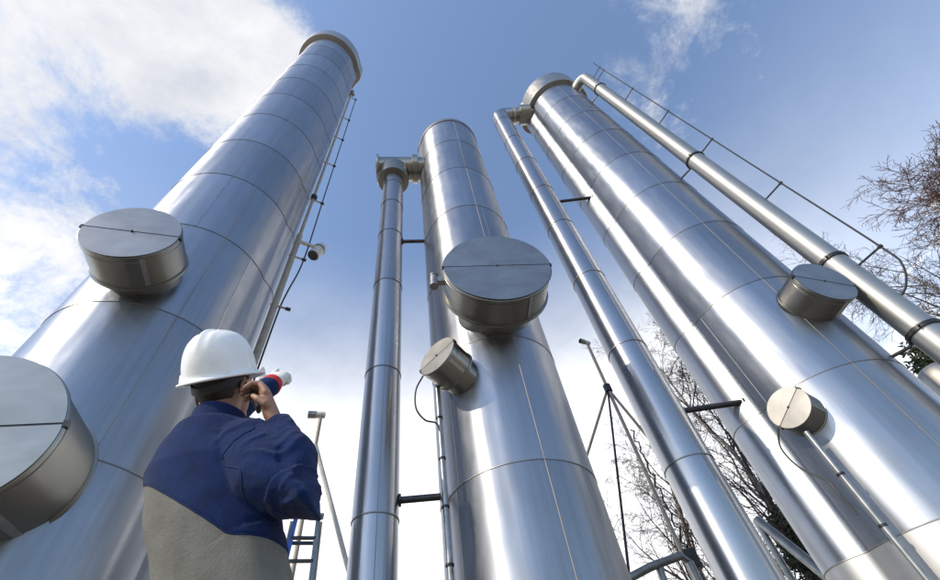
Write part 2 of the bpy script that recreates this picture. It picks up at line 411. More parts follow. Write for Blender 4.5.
def facing(az, dp, tl):
    p = az + PI + R_(dp); return (math.sin(p) * math.cos(R_(tl)), math.cos(p) * math.cos(R_(tl)), -math.sin(R_(tl)))
hatch(T1, C1, facing(A1, 27.6, 2.9), 5.312, 0.478, 1.68, 1.5, 1.224, neck=.8)
hatch(T1, C1, facing(A1, 24.0, 8.2), 2.844, 0.572, 1.775, 9.0, 0.99, neck=.85)
hb = hatch(T2, C2, facing(A2, -11.0, .7), 5.568, 0.764, 1.721, -2.4, 1.265, neck=.72)
hatch(T2, C2, facing(A2, 30.7, -10.5), 4.282, 0.30, 1.41, 15.6, 1.071, True, neck=.85)
hatch(T3, C3, facing(A3, -48.6, 2.3), 4.941, 0.398, 1.470, -21, 1.03, neck=.9)
hatch(T3, C3, facing(A3, 13.7, -9.5), 3.248, 0.270, 1.311, 33, 1.03, True, neck=.9)
sp = mesh('hinge_post', join(tube([(-.90, -.17, 1.52), (-.90, .08, 1.50)], .062, 20), tube([(-.90, .08, 1.50), (-.90, .10, 1.50)], .07, 20)), 'grey_metal', hb)
mesh('hinge_arm', box((-.82, -.02, 1.5), (.16, .10, .09)), 'cap_steel', hb)

def bead(T, C, R, px, py, z0, z1, rho=None, r=.005):
    """half-round bead added to catch the sun as a thin bright line up the sheet"""
    o = Vector((0, 0)); d = ray(px, py); d = Vector((d[0], d[1])).normalized(); c = Vector((C[0], C[1]))
    t = d.dot(c) - math.sqrt(max(0, R * R - (c - d * d.dot(c)).length_squared)); h = d * t - c; th = math.atan2(h.y, h.x)
    rr = (rho or R) + .004
    mesh('glint_bead', tube([(rr * math.cos(th), rr * math.sin(th), z0 + (z1 - z0) * k / 12) for k in range(13)], r, 8), 'bead_steel', T)
bead(T1, C1, 1.058, 238, 218, 2.95, 21.9); bead(T2, C2, .918, 534, 420, .3, 14.7); bead(T3, C3, 1.064, 878, 388, 2.0, 17.8)

# ------------------------------------------------------------------ vertical pipes beside the towers
def pipe_sections(P, x, y, r, zs, mat='pipe_steel'):
    for i in range(len(zs) - 1):
        a, b = zs[i], zs[i + 1]
        mesh('pipe_section', lathe([(r + .004, a - .01), (r + .003, (a + b) / 2), (r, b)], 64), mat, P)
        if i > 0: mesh('seam_band', lathe([(r + .001, a - .02), (r + .010, a - .018), (r + .010, a - .004), (r + .004, a - .001)], 64, False), 'seam_dark', P)

# left riser, tee'd into the middle tower
p1 = Vector((math.sin(-.2985) * 5.3, math.cos(-.2985) * 5.3, 0)); r1 = .0503 * 5.3
P1 = thing('riser_pipe', 'slim vertical steel pipe just left of the middle tower, collar on top', 'steel pipe', p1, 'steel pipes beside the towers')
pipe_sections(P1, 0, 0, r1, [0.05, 2.94, 5.13, 7.34, 9.2, 10.64, 11.8, 12.7])
hx = (C2 - p1); hx.z = 0; L12 = hx.length; hx.normalize()
HM = Matrix.Translation((0, 0, 13.1)) @ Vector((hx.x, hx.y, 0)).to_track_quat('Z', 'Y').to_matrix().to_4x4()
hd_ = mesh('header_duct', lathe([(.36, -.42), (.36, L12 - .8)], 64), 'hatch_steel', P1, M=HM)
mesh('end_flange', lathe([(.36, -.50), (.44, -.49), (.44, -.43), (.37, -.42)], 64), 'cap_steel', hd_)
mesh('tower_collar', lathe([(.365, L12 - 1.22), (.43, L12 - 1.21), (.43, L12 - 1.06), (.365, L12 - 1.05)], 64), 'hatch_steel', hd_)
mesh('collar', lathe([(r1 + .004, 12.25), (.42, 12.26), (.43, 12.28), (.43, 12.86), (.36, 12.95)], 64), 'hatch_steel', P1)
mesh('drip_plate', box((0, 0, 0), (.9, .4, .02), Matrix.Translation(Vector((0, 0, 13.48)) + hx * .1) @ Matrix.Rotation(math.atan2(hx.y, hx.x), 4, 'Z')), 'cap_steel', P1)
for z in (9.05, 3.17):
    a = Vector((0, 0, z)) + hx * (r1 - .02); b = Vector((0, 0, z)) + hx * (L12 - .93)
    st = mesh('strut', tube([a, b], .042, 14), 'dark_metal', P1)
    mesh('strut_flange', tube([a + hx * .02, a + hx * .045], .075, 14), 'dark_metal', st); mesh('strut_flange', tube([b - hx * .03, b], .075, 14), 'dark_metal', st)
mesh('footing', box((0, 0, .025), (.7, .7, .05)), 'concrete', P1)

bead(P1, p1, r1, 378, 500, .1, 12.2, r1, .0045)
# right riser, bent over into the right tower
p2 = Vector((math.sin(.3932) * 6.2, math.cos(.3932) * 6.2, 0)); r2 = .0512 * 6.2
P2 = thing('riser_pipe', 'vertical steel pipe between the middle and right towers, elbow at its top', 'steel pipe', p2, 'steel pipes beside the towers')
ztp = 18.0
pipe_sections(P2, 0, 0, r2, [0.05, 1.3, 3.23, 5.26, 7.2, 9.24, 11.1, 13.07, 15.0, 17.0, ztp - .25])
hx2 = (C3 - p2); hx2.z = 0; L23 = hx2.length; hx2.normalize()
el = [Vector((0, 0, ztp - .26))]
for k in range(9):
    a = PI / 2 * k / 8; el.append(Vector((0, 0, ztp - .25)) + hx2 * (.25 * (1 - math.cos(a))) + Vector((0, 0, .25 * math.sin(a))))
el.append(el[-1] + hx2 * .2)
mesh('elbow', tube(el, r2 + .002, 48), 'pipe_steel', P2)
HM2 = Matrix.Translation((0, 0, ztp)) @ Vector((hx2.x, hx2.y, 0)).to_track_quat('Z', 'Y').to_matrix().to_4x4()
hd2 = mesh('header_duct', lathe([(.29, .42), (.29, L23 - .9)], 64), 'hatch_steel', P2, M=HM2)
mesh('duct_collar', lathe([(.29, .78), (.40, .79), (.40, 1.18), (.30, 1.20)], 64), 'hatch_steel', hd2)
mesh('duct_flange', lathe([(.29, .50), (.335, .505), (.335, .60), (.29, .61)], 64), 'cap_steel', hd2)
mesh('drip_plate', box((0, 0, 0), (.5, .34, .02), Matrix.Translation(Vector((0, 0, ztp - .42)) + hx2 * .95) @ Matrix.Rotation(math.atan2(hx2.y, hx2.x), 4, 'Z')), 'cap_steel', P2)
for z, pa in ((10.65, (592, 197)), (4.04, (743, 402))):
    q = at(*pa, 6.83); q.z = z; q = q - p2; dq = Vector((q.x, q.y, 0)).normalized()
    a = Vector((0, 0, z)) + dq * (r2 - .02); b = Vector((q.x, q.y, z))
    st = mesh('strut', tube([a, b + dq * .1], .042, 14), 'dark_metal', P2)
    mesh('strut_flange', tube([b - dq * .02, b + dq * .02], .07, 14), 'dark_metal', st)
mesh('footing', box((0, 0, .025), (.8, .8, .05)), 'concrete', P2)

bead(P2, p2, r2, 717, 480, .1, 17.7, r2, .0045)
# grey vent pipe on the far right with its cable on stand-offs
AR = .869; dR = 7.35
pr_ = Vector((math.sin(AR) * dR, math.cos(AR) * dR, 0)); rr = .026 * dR
PR = thing('vent_pipe', 'dull grey pipe along the right edge of the right tower, cable on stand-offs', 'steel pipe', pr_, 'steel pipes beside the towers')
ztr = 17.75
to3 = (C3 - pr_); to3.z = 0; to3.normalize()
zs = [0.05, 3.9, 9.6, 15.9]
for i in range(3):
    mesh('pipe_section', lathe([(rr, zs[i]), (rr, zs[i + 1] - .004)], 48), 'galvanised_steel', PR)
el = [Vector((0, 0, 15.9))]
for k in range(9):
    a = PI / 2 * k / 8; el.append(Vector((0, 0, ztr - .35)) + to3 * (.35 * (1 - math.cos(a))) + Vector((0, 0, .35 * math.sin(a))))
el.append(el[-1] + to3 * .55)
mesh('elbow', tube(el, rr, 48), 'galvanised_steel', PR)
for z in (15.9, 9.6, 5.45, 3.9):
    br = mesh('pipe_clamp', lathe([(rr + .002, z - .03), (rr + .022, z - .028), (rr + .022, z + .028), (rr + .002, z + .03)], 48, False), 'dark_metal', PR)
    dist = (C3 - pr_).length - 1.06
    mesh('bracket_arm', tube([Vector((0, 0, z)) + to3 * rr, Vector((0, 0, z - .05)) + to3 * (dist * .5), Vector((0, 0, z - .02)) + to3 * (dist + .03)], .022, 10), 'dark_metal', br)
    for s in (1, -1):
        pv = Vector((-to3.y, to3.x, 0)) * s
        mesh('clamp_bolt', tube([Vector((0, 0, z)) + pv * (rr + .01) - to3 * .03, Vector((0, 0, z)) + pv * (rr + .07) - to3 * .03], .014, 8), 'dark_metal', br)
outv = (Vector((math.cos(AR), -math.sin(AR), 0)) * .9 - Vector((math.sin(AR), math.cos(AR), 0)) * .1).normalized()
cab = []
for z in (16.9, 16.5, 14.0, 11.7, 9.6, 7.3, 5.15):
    tip = Vector((0, 0, z)) + outv * (rr + .34)
    so = mesh('stand_off', tube([Vector((0, 0, z)) + outv * (rr - .02), tip], .016, 8), 'dark_metal', PR)
    mesh('cable_clip', tube([tip - outv * .03, tip + outv * .03], .026, 8), 'dark_metal', so)
    cab.append(tip)
pc = smooth_path([Vector((0, 0, 17.6)) + outv * (rr + .36)] + cab + [Vector((0, 0, 4.75)) + outv * (rr + .30), Vector((0, 0, 4.5)) + outv * (rr + .12), Vector((0, 0, 4.42)) + outv * (rr - .05)], 6)
mesh('cable', tube(pc, .014, 8), 'rubber_black', PR)
mesh('footing', box((0, 0, .025), (.6, .6, .05)), 'concrete', PR)

# stub of a second vent at the right edge of the picture, farther back
q = at(925, 385, 10.0)
SV = thing('vent_stub', 'short dark pipe with domed end low at the right picture edge', 'steel pipe', (q.x + .35, q.y, 0))
mesh('pipe_body', lathe([(.36, 0.0), (.36, q.z + .0), (.33, q.z + .14), (.22, q.z + .25), (.02, q.z + .29)], 48), 'galvanised_steel', SV)
mesh('band', lathe([(.36, q.z - .42), (.375, q.z - .415), (.375, q.z - .36), (.36, q.z - .355)], 48, False), 'dark_metal', SV)

# ------------------------------------------------------------------ conduits, cables, cameras
def conduit_small(px, py, d, z0, label, loop):
    base = at(px, py, d); x, y, zt = base
    C = thing('conduit', label, 'conduit', (x, y, 0))
    mesh('tube', tube([(0, 0, z0), (0, 0, zt)], .03, 14), 'grey_metal', C)
    z = zt - .55
    while z > z0 + .2:
        mesh('clip', lathe([(.030, z), (.043, z + .002), (.043, z + .022), (.030, z + .024)], 14, False), 'dark_metal', C); z -= .55
    pts = [at(*p) - Vector((x, y, 0)) for p in loop]
    mesh('cable', tube(smooth_path(pts, 8), .011, 8), 'rubber_black', C)
    return C
conduit_small(437, 384, 4.60, .02, 'grey conduit running down from the tilted small hatch of the middle tower',
              [(423, 376, 4.55), (416, 390, 4.5), (416, 408, 4.5), (425, 420, 4.54), (437, 424, 4.57), (441, 440, 4.585), (443, 470, 4.585), (444, 510, 4.585), (449, 545, 4.585), (452, 575, 4.585)])
conduit_small(806, 432, 6.33, .02, 'twin grey conduit running down from the small hatch of the right tower',
              [(778, 428, 6.25), (781, 448, 6.3), (800, 468, 6.35), (826, 480, 6.32), (838, 492, 6.30), (858, 515, 6.30)])
# cable mast with stand-offs along the right flank of the left tower
xb, yb = math.sin(-.646) * 6.0, math.cos(-.646) * 6.0
CM = thing('cable_conduit', 'beige conduit with cable and stand-off rods up the right flank of left tower', 'conduit', (xb, yb, 0))
mesh('tube', tube([(0, 0, .02), (0, 0, 9.6)], .065, 16), 'painted_beige', CM)
mesh('upper_tube', tube([(0, 0, 9.6), (0, 0, 21.9)], .04, 14), 'painted_beige', CM)
ov = Vector((math.cos(-.64), -math.sin(-.64), 0)); tips = []
for z in (21.3, 18.4, 16.2, 13.9, 11.4, 8.75, 7.1):
    tip = Vector((0, 0, z)) + ov * .24
    so = mesh('stand_off', tube([Vector((0, 0, z)) - ov * .25, tip], .022, 8), 'painted_beige', CM)
    mesh('cable_clip', tube([tip - ov * .04, tip + ov * .05], .035, 8), 'dark_metal', so); tips.append(tip)
mesh('cable', tube(smooth_path(tips[:-1] + [Vector((0, 0, 7.6)) + ov * .14, Vector((0, 0, 7.0)) + ov * .10, Vector((0, 0, 5.5)) + ov * .09, Vector((0, 0, 4.0)) + ov * .1], 6), .016, 8), 'rubber_black', CM)
jb = mesh('junction_box', box((.02, -.03, 21.75), (.22, .2, .26)), 'grey_metal', CM)
kp = mesh('alarm_bell', lathe([(.02, 11.4), (.07, 11.42), (.09, 11.48), (.09, 11.58), (.03, 11.64)], 24), 'dark_metal', CM)

def camera_unit(name, label, p, yaw, s=1.0, arm=.6, armdir=None):
    C = thing(name, label, 'floodlight', p)
    mesh('arm', tube([Vector((0, 0, 0)), armdir * arm * .5, armdir * arm], .05 * s, 12), 'pale_paint', C)
    c = armdir * arm
    hm = Matrix.Translation(c) @ Matrix.Rotation(yaw, 4, 'Z') @ Matrix.Rotation(R_(18), 4, 'Y')
    h = mesh('housing', lathe([(.08 * s, -.36 * s), (.135 * s, -.34 * s), (.135 * s, .0), (.10 * s, .14 * s), (.07 * s, .16 * s)], 28), 'pale_paint', C, M=hm)
    mesh('lens', lathe([(.122 * s, -.375 * s), (.122 * s, -.345 * s)], 28), 'lens_glass', h)
    mesh('collar', lathe([(.136 * s, -.06 * s), (.148 * s, -.055 * s), (.148 * s, -.01 * s), (.136 * s, -.005 * s)], 28, False), 'grey_metal', h)
    return C
pd = at(300, 242, 6.0)
camera_unit('floodlight', 'small pale floodlight on a short arm off the left tower conduit', pd, R_(30), .95, .45, ov)

# camera mast on the right with tripod stays
def mast(px, py, d, r, label, headyaw, node=None, stays=()):
    top = at(px, py, d); C = thing('camera_mast', label, 'mast', (top.x, top.y, 0), 'pole masts behind the towers')
    mesh('pole', tube([(0, 0, 0), (0, 0, top.z)], r, 14), 'painted_beige', C)
    hm = Matrix.Translation((0, 0, top.z)) @ Matrix.Rotation(headyaw, 4, 'Z') @ Matrix.Rotation(R_(90), 4, 'Y')
    h = mesh('camera_head', lathe([(.03, -.08), (.058, -.07), (.058, .16), (.05, .18)], 20), 'pale_paint', C, M=hm)
    mesh('visor', lathe([(.059, .08), (.066, .085), (.066, .22), (.059, .215)], 20, False), 'grey_metal', h)
    mesh('lens', lathe([(.046, .175), (.046, .19)], 20), 'lens_glass', h)
    if node:
        mesh('node_clamp', lathe([(r + .002, node - .1), (r + .05, node - .09), (r + .05, node + .09), (r + .002, node + .1)], 16, False), 'dark_metal', C)
        for sx, sy, rad, m in stays:
            mesh('stay', tube([Vector((0, 0, node)), Vector((sx, sy, 0.02))], rad, 10), m, C)
    return C
mr_ = mast(587, 343, 9.0, .038, 'grey camera mast with three stays between the middle tower and right pipe', R_(215), 6.7,
           ())
def stay_to(M_, px, py, d, zn, rad, m, ext):
    a = Vector((M_.location.x, M_.location.y, zn)); b = at(px, py, d); e = a + (b - a) * ext
    t = (a.z - 0.02) / (a.z - b.z); e = a + (b - a) * t
    o = Vector((M_.location.x, M_.location.y, 0)); mesh('stay', tube([a - o, e - o], rad, 10), m, M_)
stay_to(mr_, 628, 565, 8.4, 6.7, .024, 'dark_metal', 1)
stay_to(mr_, 588, 452, 9.6, 6.7, .032, 'painted_beige', 1)
stay_to(mr_, 650, 440, 9.4, 6.7, .032, 'painted_beige', 1)
cz = [Vector((.10 + .03 * math.sin(k * 1.7), .06 * math.cos(k * 2.3), 5.6 - k * .09)) for k in range(56)]
mesh('cable', tube(cz, .016, 6), 'rubber_black', mr_)
mesh('junction_box', box((.1, 0, 3.05), (.2, .18, .3)), 'dark_metal', mr_)
ml_ = mast(321, 415, 7.0, .034, 'pale lamp pole rising behind the man\'s elbow', R_(200))
stay_to(ml_, 345, 557, 7.0, 5.0, .036, 'pale_paint', 1)

# step ladder behind the man
lb = at(300, 560, 5.4)
LD = thing('step_ladder', 'blue and grey step ladder standing behind the man\'s elbow', 'ladder', (lb.x, lb.y, 0))
lt = 3.05; lx = Vector((math.cos(-.42), -math.sin(-.42), 0)); ly = Vector((math.sin(-.42), math.cos(-.42), 0))
for s, m in ((-1, 'blue_paint'), (1, 'grey_metal')):
    mesh('rail', bar(lx * (.21 * s) - ly * .75, lx * (.12 * s) + Vector((0, 0, lt)), .045, .025), m, LD)
    mesh('rear_rail', bar(lx * (.26 * s) + ly * .75, lx * (.15 * s) + Vector((0, 0, lt - .05)), .05, .03), 'grey_metal', LD)
for k in range(1, 12):
    t = k / 12; w = .21 * (1 - t) + .12 * t; c = -ly * .75 * (1 - t) + Vector((0, 0, lt * t))
    mesh('rung', bar(c - lx * w, c + lx * w, .05, .022), 'dark_metal', LD)
    if k % 2:
        c2 = ly * .75 * (1 - t) + Vector((0, 0, lt * t)); mesh('rear_rung', bar(c2 - lx * (w + .05), c2 + lx * (w + .05), .03, .03), 'dark_metal', LD)
mesh('top_plate', box((0, 0, lt + .012), (.36, .12, .02), Matrix.Rotation(.42, 4, 'Z')), 'grey_metal', LD)

# tube frame (guard rail) at the foot of the mast and behind the right pipe
ga = at(650, 575, 8.0); gb = at(680, 556, 8.4)
GR = thing('guard_rail', 'dark grey tube rail at the foot of the camera mast', 'rail', (ga.x, ga.y, 0))
o_ = Vector((ga.x, ga.y, 0)); gl = ga.z
path = [Vector((-.5, -.1, 0)), Vector((-.5, -.1, gl - .15)), Vector((-.45, -.1, gl - .05)), Vector((.05, 0, gl + .1)), gb - o_, gb - o_ + Vector((.12, .05, -.1)), Vector((gb.x - o_.x + .16, gb.y - o_.y + .05, 0))]
mesh('top_tube', tube(path, .06, 12), 'grey_metal', GR)
mesh('mid_tube', tube([Vector((-.5, -.1, gl - .7)), Vector((gb.x - o_.x + .16, gb.y - o_.y + .05, gb.z - .8))], .045, 12), 'dark_metal', GR)
mesh('cross_tube', tube([Vector((0, 0, 0)), Vector((.2, .1, gl + .12))], .06, 12), 'grey_metal', GR)
ba = at(757, 520, 8.6); bb = at(835, 583, 8.2)
BT = tag(mesh('brace_tube', join(tube([(0, 0, 0), bb - ba, (bb - ba) * 2.2], .07, 14), tube([(-.02, 0, -.0), (-.02, 0, -ba.z)], .05, 12)), 'grey_metal', M=Matrix.Translation(ba)), 'bluish grey slanted tube between the right pipe and right tower', 'rail')

# ------------------------------------------------------------------ trees
def branch_system(rng, base, direction, length, r0, depth, spread, droop, trunk_keep, kids=(7, 7, 6), seglen=.45, twigr=.006):
    trunk = []; twigs = []
    def grow(p, d, L, r, lev):
        n = max(3, int(L / (seglen if lev < 2 else seglen * .6))); pts = [p.copy()]; rs = [r]; dd = d.copy()
        for i in range(n):
            j = Vector((rng.uniform(-1, 1), rng.uniform(-1, 1), rng.uniform(-1, 1))) * (.10 + .07 * lev)
            grav = Vector((0, 0, -droop * (lev >= 2) * (i / n) + .08 * (lev < 2)))
            dd = (dd + j + grav).normalized(); pts.append(pts[-1] + dd * (L / n)); rs.append(max(twigr, r * (1 - .82 * (i + 1) / n)))
        sides = (10, 6, 4, 3, 3)[min(lev, 4)]
        (trunk if lev == 0 else twigs).append(tube(pts, rs, sides, lev == 0))
        if lev >= depth: return
        m = kids[min(lev, len(kids) - 1)]
        for k in range(m):
            t = (trunk_keep if lev == 0 else .18) + (1 - (trunk_keep if lev == 0 else .18)) * (k + rng.random()) / m
            i = min(n - 1, int(t * n)); q = pts[i].lerp(pts[i + 1], t * n - i)
            ax = (pts[i + 1] - pts[i]).normalized(); pv = ax.orthogonal().normalized()
            pv.rotate(Matrix.Rotation(rng.uniform(0, 2 * PI), 3, ax))
            ang = spread * rng.uniform(.7, 1.25); nd = (ax * math.cos(ang) + pv * math.sin(ang)).normalized()
            grow(q, nd, L * rng.uniform(.32, .5) * (1.15 - .55 * t if lev == 0 else 1), max(twigr, rs[i] * .55), lev + 1)
    grow(Vector(base), Vector(direction).normalized(), length, r0, 0)
    return trunk, twigs
def birch(x, y, h, seed, label, lean=(0, 0), kids=(16, 8, 7, 4), r0=.16, droop=.25, keep=.25, tw=.005, tm='twig'):
    rng = random.Random(seed)
    T = thing('birch_tree', label, 'tree', (x, y, 0), 'bare birch trees behind the plant')
    tr, tws = branch_system(rng, (0, 0, -.1), (lean[0], lean[1], 1), h, r0, 4, R_(38), droop, keep, kids, twigr=tw)
    mesh('trunk', join(*tr), 'birch_bark', T, sharp=0)
    mesh('crown', join(*tws), tm, T, sharp=0)
    return T
b = at(950, 200, 17); birch(b.x + 1.7, b.y - 1.5, b.z - .6, 3, 'leafless birch whose crown fills the upper right picture edge', kids=(17, 11, 9, 6), r0=.2, keep=.72, tw=.0065, tm='twig_red')
b = at(900, 290, 19); birch(b.x + 1.6, b.y - 1.0, b.z + 1.0, 11, 'leafless birch seen between the grey pipe and right edge', kids=(16, 9, 7, 4))
b = at(655, 350, 17); birch(b.x + .5, b.y, b.z + .4, 5, 'leafless birch seen in the gap between right pipe and right tower', kids=(18, 9, 7, 4), keep=.15)
b = at(650, 470, 20); birch(b.x + .4, b.y, b.z + .6, 8, 'leafless low birch behind the camera mast', kids=(16, 9, 7, 4), keep=.12)
b = at(740, 440, 15); birch(b.x + .3, b.y, b.z + 1.2, 21, 'dark forked bare birch low behind the right tower duct', kids=(14, 8, 6, 4), r0=.17, keep=.1)

def evergreen(x, y, h, rad, seed, label):
    rng = random.Random(seed)
    T = thing('evergreen_tree', label, 'tree', (x, y, 0), 'dark evergreens behind the plant')
    mesh('trunk', tube([(0, 0, -.1), (0, 0, h * .5), (0, 0, h * .97)], [.16, .1, .02], 10), 'birch_bark', T)
    V, F = [], []; limbs = []
    for k in range(110):
        t = rng.random() ** .8; z = h * (.08 + .9 * t); a = rng.uniform(0, 2 * PI); L = rad * (1 - t) ** .75 * rng.uniform(.6, 1.1) + .15
        d = Vector((math.cos(a), math.sin(a), rng.uniform(-.15, .35))); e = Vector((0, 0, z)) + d * L
        limbs.append(tube([(0, 0, z), e], [.022, .006], 3, False))
        for i in range(int(60 + 90 * L)):
            s = rng.uniform(.2, 1); p = Vector((0, 0, z)) + d * L * s + Vector((rng.gauss(0, .13), rng.gauss(0, .13), rng.gauss(0, .08)))
            u = Vector((rng.uniform(-1, 1), rng.uniform(-1, 1), rng.uniform(-.6, .8))).normalized(); v = u.orthogonal().normalized(); v.rotate(Matrix.Rotation(rng.uniform(0, 6.3), 3, u))
            l, w = rng.uniform(.07, .15), rng.uniform(.018, .035); i0 = len(V)
            V += [p - v * w, p + u * l, p + v * w, p - u * l * .3]; F.append([i0, i0 + 1, i0 + 2, i0 + 3])
    me = bpy.data.meshes.new('crown'); me.from_pydata([tuple(p) for p in V], [], F); me.materials.append(MAT['needles'])
    o = link(bpy.data.objects.new('crown', me), T)
    mesh('limbs', join(*limbs), 'twig', T, sharp=0)
b = at(800, 545, 14); evergreen(b.x, b.y, b.z + .8, 1.5, 4, 'dark evergreen low in the gap left of the right tower')
b = at(850, 560, 16); evergreen(b.x + .8, b.y, b.z + .7, 1.6, 9, 'dark evergreen tip beside the right tower duct')
b = at(925, 362, 13); evergreen(b.x + .2, b.y, b.z + .5, 1.7, 14, 'olive green evergreen behind the grey pipe at the right edge')

# ------------------------------------------------------------------ the worker
def cloth(name, col, var, fuzz, fscale):
    s = plain(name, col, 0.92, 0, var, 14)
    s.b.inputs['Sheen Weight'].default_value = 0.08; s.b.inputs['Sheen Roughness'].default_value = 0.5
    s.b.inputs['Specular IOR Level'].default_value = 0.15
    h1 = s.bump(s.noise(110, 3, 0.6), 0.5, 0.004)
    s.l(s.bump(s.noise(fscale, 4, 0.7), fuzz, 0.004, h1), s.b.inputs['Normal'])
cloth('navy_fleece', (0.005, 0.018, 0.078), 0.3, 0.7, 260)
cloth('khaki_fleece', (0.165, 0.16, 0.142), 0.16, 0.7, 260)
cloth('trouser_cloth', (0.05, 0.05, 0.055), 0.2, 0.4, 300)
plain('boot_leather', (0.03, 0.022, 0.016), 0.5, 0, 0.3, 20, 0.3, 80)
s_ = plain('skin', (0.31, 0.165, 0.105), 0.5, 0, 0.14, 18, 0.25, 160, 0.0012); s_.b.inputs['Subsurface Weight'].default_value = 0.12; s_.b.inputs['Subsurface Radius'].default_value = (0.02, 0.008, 0.004); s_.b.inputs['Subsurface Scale'].default_value = 0.3
s_ = plain('hat_plastic', (0.84, 0.84, 0.83), 0.32, 0, 0.045, 22, 0.05, 120, 0.001); s_.b.inputs['Coat Weight'].default_value = 0.15
plain('strap_black', (0.02, 0.02, 0.022), 0.6)
plain('hair', (0.03, 0.022, 0.017), 0.6, 0, 0.4, 120, 0.6, 300, 0.004)
plain('glove_leather', (0.66, 0.64, 0.60), 0.75, 0, 0.1, 30, 0.4, 120, 0.002)
plain('red_cuff', (0.50, 0.02, 0.025), 0.75, 0, 0.15, 60, 0.5, 300, 0.002)
plain('phone_grey', (0.06, 0.062, 0.068), 0.35)
plain('phone_silver', (0.45, 0.46, 0.48), 0.3, 0.7)
plain('eye_white', (0.7, 0.68, 0.65), 0.2); plain('iris_brown', (0.05, 0.03, 0.02), 0.2)

def remeshed(parts, voxel, smooth=3):
    me = bpy.data.meshes.new('tmp'); v, f = join(*parts); me.from_pydata(v, [], f)
    bm = bmesh.new(); bm.from_mesh(me); bmesh.ops.recalc_face_normals(bm, faces=bm.faces); bm.to_mesh(me); bm.free()
    o = bpy.data.objects.new('tmp', me); COL.objects.link(o)
    m = o.modifiers.new('r', 'REMESH'); m.mode = 'VOXEL'; m.voxel_size = voxel
    if smooth:
        k = o.modifiers.new('s', 'SMOOTH'); k.factor = 0.5; k.iterations = smooth
    ev = o.evaluated_get(bpy.context.evaluated_depsgraph_get()); r = bpy.data.meshes.new_from_object(ev)
    co = np.empty(len(r.vertices) * 3); r.vertices.foreach_get('co', co); co = co.reshape(-1, 3)
    no = np.empty(len(r.vertices) * 3); r.vertices.foreach_get('normal', no); no = no.reshape(-1, 3)
    F = [list(p.vertices) for p in r.polygons]
    bpy.data.objects.remove(o); bpy.data.meshes.remove(me); bpy.data.meshes.remove(r)
    return co, no, F

def submesh(co, F, keep):
    idx = {}; V = []; G = []
    for f, k in zip(F, keep):
        if not k: continue
        g = []
        for i in f:
            if i not in idx: idx[i] = len(V); V.append(tuple(co[i]))
            g.append(idx[i])
        G.append(g)
    return V, G

def rawmesh(name, vf, mat, parent=None):
    me = bpy.data.meshes.new(name); me.from_pydata(vf[0], [], vf[1]); me.update()
    for p in me.polygons: p.use_smooth = True
    me.materials.append(MAT[mat]); return link(bpy.data.objects.new(name, me), parent)

def ellipsoid(c, ax, ay, az, sx, sy, sz, n=20, m=12):
    V, F = [], []; c = Vector(c)
    for i in range(m + 1):
        t = PI * i / m
        for k in range(n):
            a = 2 * PI * k / n
            V.append(c + ax * (sx * math.sin(t) * math.cos(a)) + ay * (sy * math.sin(t) * math.sin(a)) + az * (sz * math.cos(t)))
    for i in range(m):
        for k in range(n):
            k2 = (k + 1) % n; F.append([i * n + k, (i + 1) * n + k, (i + 1) * n + k2, i * n + k2])
    return V, F

def loft(secs, ax, ay, n=36):
    """secs: (centre, half width, half depth, squareness)"""
    rings = []
    for c, a, b, e in secs:
        c = Vector(c); rg = []
        for k in range(n):
            t = 2 * PI * k / n; ct, st = math.cos(t), math.sin(t)
            rg.append(c + ax * (a * math.copysign(abs(ct) ** e, ct)) + ay * (b * math.copysign(abs(st) ** e, st)))
        rings.append(rg)
    return stack_rings(rings)

def limb(pts, rs, n=18): 
    """tapered limb with round ends"""
    P = [Vector(p) for p in pts]; d0 = (P[0] - P[1]).normalized(); d1 = (P[-1] - P[-2]).normalized()
    P = [P[0] + d0 * rs[0] * .85, P[0] + d0 * rs[0] * .5] + P + [P[-1] + d1 * rs[-1] * .5, P[-1] + d1 * rs[-1] * .85]
    R = [rs[0] * .5, rs[0] * .86] + list(rs) + [rs[-1] * .86, rs[-1] * .5]
    return tube(P, R, n)

UZ = Vector((0, 0, 1))
AZB = -0.08                                                   # way the chest faces
BF = Vector((math.sin(AZB), math.cos(AZB), 0)); BR = Vector((BF.y, -BF.x, 0))
AZH, TILT = 0.02, R_(44)                                      # head turned right and tipped back
HF0 = Vector((math.sin(AZH), math.cos(AZH), 0)); HR = Vector((HF0.y, -HF0.x, 0))
HF = HF0 * math.cos(TILT) + UZ * math.sin(TILT); HU = UZ * math.cos(TILT) - HF0 * math.sin(TILT)
BRIM = at(221, 378, 1.50)                                     # centre of the hat's brim plane
HC = BRIM - HU * 0.045 + HF * 0.01                            # head centre
SPINE = [(c_, a_ * .79, b_ * .82) for c_, a_, b_ in [((-.75, 1.27, .80), .185, .145), ((-.775, 1.26, .95), .20, .155), ((-.81, 1.24, 1.05), .203, .152), ((-.86, 1.215, 1.18), .212, .15),
         ((-.905, 1.195, 1.31), .215, .145), ((-.925, 1.19, 1.40), .185, .125), ((-.935, 1.185, 1.46), .13, .115)]]
LSH = Vector((-1.03, 1.19, 1.40)); RSH = Vector((-.80, 1.165, 1.385))
RELB = at(303, 493, 1.27); RWR = at(279, 428, 1.37)
LELB = Vector((-1.06, 1.33, 1.62)); LWR = at(270, 386, 1.74); LHAND = at(287, 368, 1.83)
NECK = Vector((-.945, 1.185, 1.50))

